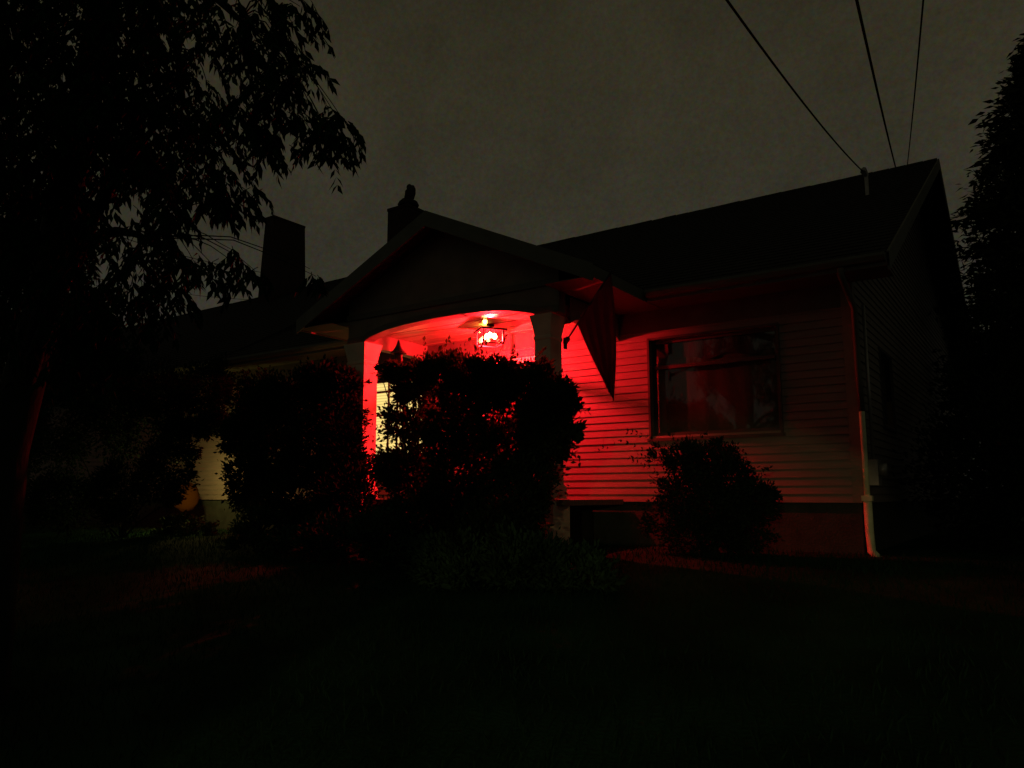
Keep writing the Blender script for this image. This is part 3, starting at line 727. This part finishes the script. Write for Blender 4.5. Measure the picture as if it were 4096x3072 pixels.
for px, py, ds_, rp, nt_ in BL:
    c = atd(px, py, ds_); rm_ = rp*ds_/F; ends.append((c, ds_, nt_))
    for _ in range(nt_):
        a = Vector((random.gauss(0,.5), random.gauss(0,.5)*1.4, random.gauss(0,.5)))*rm_+c
        h = Vector((random.gauss(.25,.7), random.gauss(0,.7), 0)); h.normalize()
        ln = random.uniform(.12,.26)*min(1, .35+rp/22); p = a.copy(); pts = [p.copy()]; d_ = (h*.9+Vector((0,0,-.35))).normalized()
        for s in range(5):
            d_ = (d_+Vector((0,0,-.22))).normalized(); p = p+d_*ln/5; pts.append(p.copy())
            for sd in (-1,1):
                side = d_.cross(Vector((0,0,1))).normalized()*sd
                q = side*.55+d_*.55+Vector((0,0,-.75)); P.append(tuple(p)); Dr.append((q.x+random.gauss(0,.22), q.y+random.gauss(0,.22), q.z+random.gauss(0,.25)))
        if rp < 24 and random.random() < .6: tw.tube(pts, .0022, 4)
leaves(np.array(P), np.array(Dr), .076, .33, 'crown', M['leaf_tree'], tree, fold=.2)
tk = MB(); topt = Vector((-5.5, 2.6, 3.6))
tk.tube([tb+Vector((0,0,-.1)), tb+Vector((.02,.03,.6)), tb+Vector((-.05,.08,1.6)), tb+Vector((.05,.2,2.6)), topt, topt+Vector((.3,.3,1.4))], [.21,.16,.14,.12,.10,.05], 12)
forks = [(tb+Vector((-.03,.12,1.9))), topt, tb+Vector((.04,.18,2.5))]
mains = [atd(160,120,5.0), atd(180,50,5.0), atd(120,200,5.3), atd(60,280,5.5), atd(240,20,4.8), atd(150,240,5.0)]
for k, m_ in enumerate(mains):
    f_ = forks[k % 3]; pts = []
    for t in np.linspace(0,1,8):
        p = f_.lerp(m_, t); p.z += .28*math.sin(t*math.pi); pts.append(p)
    tk.tube(pts, [.055*(1-.8*t)+.004 for t in np.linspace(0,1,8)], 7)
for c, ds_, nt_ in ends:
    if nt_ > 22: continue
    m_ = min(mains, key=lambda q: (q-c).length); pts = []
    for t in np.linspace(0,1,7):
        p = m_.lerp(c, t); p.z += .10*math.sin(t*math.pi)+random.uniform(-.01,.01); pts.append(p)
    tk.tube(pts, [.0045*(1-.8*t)+.0008 for t in np.linspace(0,1,7)], 5)
tk.v_off = 0
for f__ in tw.f: tk.f.append(tuple(i+len(tk.v) for i in f__))
tk.v += tw.v
tk.build('trunk', M['bark'], tree, True)

# background tree behind the left part
def bigtree(name, label, base, H, crown, n, leaf, m, group=None):
    root = thing(name, label, 'tree', tuple(base), group); base = Vector(base)
    Pn, Dn = [], []
    for (cx,cy,cz,rx,ry,rz) in crown:
        k = int(n/len(crown)); nc = 40; cd = rng.normal(size=(nc,3)); cd /= np.linalg.norm(cd,axis=1,keepdims=True); cc = cd*rng.uniform(.4,1,(nc,1))
        q = cc[rng.integers(0,nc,k)]+rng.normal(size=(k,3))*.13
        Pn.append(np.array([cx,cy,cz])+q*np.array([rx,ry,rz])); Dn.append(q+rng.normal(size=(k,3))*.6)
    leaves(np.concatenate(Pn), np.concatenate(Dn), leaf, .6, 'crown', m, root)
    t = MB(); t.tube([base+Vector((0,0,-.2)), base+Vector((.1,0,H*.3)), base+Vector((0,.1,H*.75))], [.25,.18,.06], 10)
    for (cx,cy,cz,rx,ry,rz) in crown: t.tube([base+Vector((.05,0,H*.35)), (base+Vector((.05,0,H*.45))).lerp(Vector((cx,cy,cz)),.6), Vector((cx,cy,cz))], [.09,.05,.02], 7)
    t.build('trunk', M['bark'], root, True)
_c = [at(*q) for q in ((15,330,7.3),(45,262,7.3),(-25,200,7.0),(78,338,7.4),(10,235,7.1),(60,300,7.2),(-30,300,7.0),(100,372,7.5))]
bigtree('leafy_tree', 'dark bushy tree standing behind the near tree at the far left edge', (-17.2,7.2,gz(-17.2,7.2)), 6, [(c.x,c.y,c.z,q,q*.8,q*1.1) for c, q in zip(_c, (1.5,1.1,1.6,.7,1.3,.9,1.6,.7))], 30000, .13, M['leaf_tree'])

# conifer on the right
cb_ = Vector((.85, 17.6, gz(.85,17.6)))
con = thing('conifer', 'tall dark conifer at the right edge behind the gable end', 'tree', tuple(cb_))
Pn, Dn = [], []; br = MB(); Hc = 9.6
for k in range(900):
    t = random.random()**.85; z = .3+t*Hc; rad = 2.55*(1-.0*t)*(1-(t**2.3))**.8*random.uniform(.72,1.06)+.05
    a = random.uniform(0,2*math.pi); d_ = Vector((math.cos(a), math.sin(a), .12)); st_ = cb_+Vector((0,0,z))
    if k % 3 == 0: br.tube([st_, st_+d_*rad*.6+Vector((0,0,-.02)), st_+d_*rad*.95+Vector((0,0,-.12*rad))], [.03,.015,.004], 4)
    for s in range(60):
        u = random.uniform(.35,1); p = st_+d_*rad*u+Vector((random.gauss(0,.12),random.gauss(0,.12),-.12*rad*u*u+random.gauss(0,.08)))
        Pn.append(tuple(p)); Dn.append((d_.x*.7+random.gauss(0,.5), d_.y*.7+random.gauss(0,.5), random.gauss(-.1,.4)))
leaves(np.array(Pn), np.array(Dn), .2, .34, 'crown', M['needle'], con)
br.tube([cb_+Vector((0,0,-.2)), cb_+Vector((0,0,5)), cb_+Vector((0,0,Hc+.2))], [.22,.13,.02], 10)
br.build('trunk', M['bark'], con)
bush('hedge', 'dark hedge beside the gable end of the house at the right edge', [
    (985,470,12.0,.8,.9,1.0,5200),(1020,480,11,.8,.9,1.0,4200),(1030,430,12,.9,1.0,1.0,3200),(988,400,12.6,.55,.8,.8,3600),(1000,350,13.5,.6,.9,.8,3600)], .08, .5, M['leaf_round'], 6, (.3,12,gz(.3,12)), cat='hedge')

# ------------------------------------------------------------------ bird feeder sticking out of the shrub
bf = at(398.5, 352, 7.35)
fe = thing('bird_feeder', 'bird feeder with pointed conical roof above the tall shrub near the left pillar', 'bird feeder', (bf.x,bf.y,gz(bf.x,bf.y)))
MB().lathe((bf.x,bf.y,bf.z), [(0,.165),(.012,.15),(.035,.08),(.075,.015),(.105,-.005),(.108,-.02),(.09,-.022),(0,-.02)], 20).build('roof', M['wood'], fe)
MB().lathe((bf.x,bf.y,bf.z), [(0,-.021),(.055,-.021),(.05,-.06),(.06,-.15),(.04,-.19),(0,-.19)], 16).build('seed_tube', M['wood'], fe, True)
MB().lathe((bf.x,bf.y,bf.z), [(0,-.191),(.12,-.191),(.13,-.17),(.135,-.17),(.13,-.205),(0,-.21)], 20).build('tray', M['wood'], fe)
MB().tube([(bf.x,bf.y,bf.z-.2),(bf.x,bf.y,gz(bf.x,bf.y)-.1)], .014, 8).build('pole', M['metal'], fe)

# ------------------------------------------------------------------ dim orange globe lamp by the left wall
gp_ = at(186, 497, 9.0)
gl_ = thing('globe_lamp', 'dim orange globe lamp standing in front of the siding at the left', 'lamp', (gp_.x,gp_.y,gz(gp_.x,gp_.y)))
ell('globe', (gp_.x,gp_.y,gp_.z), (.25,.25,.28), 0, M['globe'], gl_)
MB().lathe((gp_.x,gp_.y,gp_.z), [(0,-.5),(.12,-.5),(.12,-.46),(.03,-.42),(.03,-.24),(.08,-.21),(0,-.2)], 16).build('stand', M['metal'], gl_)
ld = bpy.data.lights.new('added_wall_light', 'POINT'); lo = bpy.data.objects.new('added_wall_light', ld); C.objects.link(lo)
lo.location = (gp_.x+.62, gp_.y-.30, gp_.z+.42); ld.energy = 27; ld.color = (1,.70,.19); ld.shadow_soft_size = .05  # unseen light added beside the globe to light the wall patch

# ------------------------------------------------------------------ grass
n = 42000; gxs = rng.uniform(-15,3.5,n); gys = rng.uniform(.8,9.3,n)
keep = gys > .9+0*gxs; gxs, gys = gxs[keep], gys[keep]
pos = np.array([(x,y,gz(x,y)-.005) for x,y in zip(gxs,gys)]); dr = np.column_stack([rng.normal(0,.35,len(pos)),rng.normal(0,.35,len(pos)),np.ones(len(pos))])
gr = leaves(pos, dr, .075, .13, 'grass', M['grass'], None); gr['kind'] = 'stuff'; gr['label'] = 'short dark grass covering the lawn'

# ------------------------------------------------------------------ warm street lamp glow across the lower garden
sd = bpy.data.lights.new('street_light', 'SPOT'); so_ = bpy.data.objects.new('street_light', sd); C.objects.link(so_)
so_.location = (3.5, -13, 1.3); tgt = Vector((-3.4, 8.6, -1.95)); so_.rotation_euler = (tgt-so_.location).to_track_quat('-Z','Y').to_euler()
sd.energy = 720; sd.color = (1,.72,.30); sd.spot_size = R(15.5); sd.spot_blend = .12; sd.shadow_soft_size = .12

# ------------------------------------------------------------------ render
S.view_settings.view_transform = 'Standard'; S.view_settings.look = 'None'; S.view_settings.exposure = 0; S.view_settings.gamma = 1
S.cycles.max_bounces = 8; S.cycles.transparent_max_bounces = 12
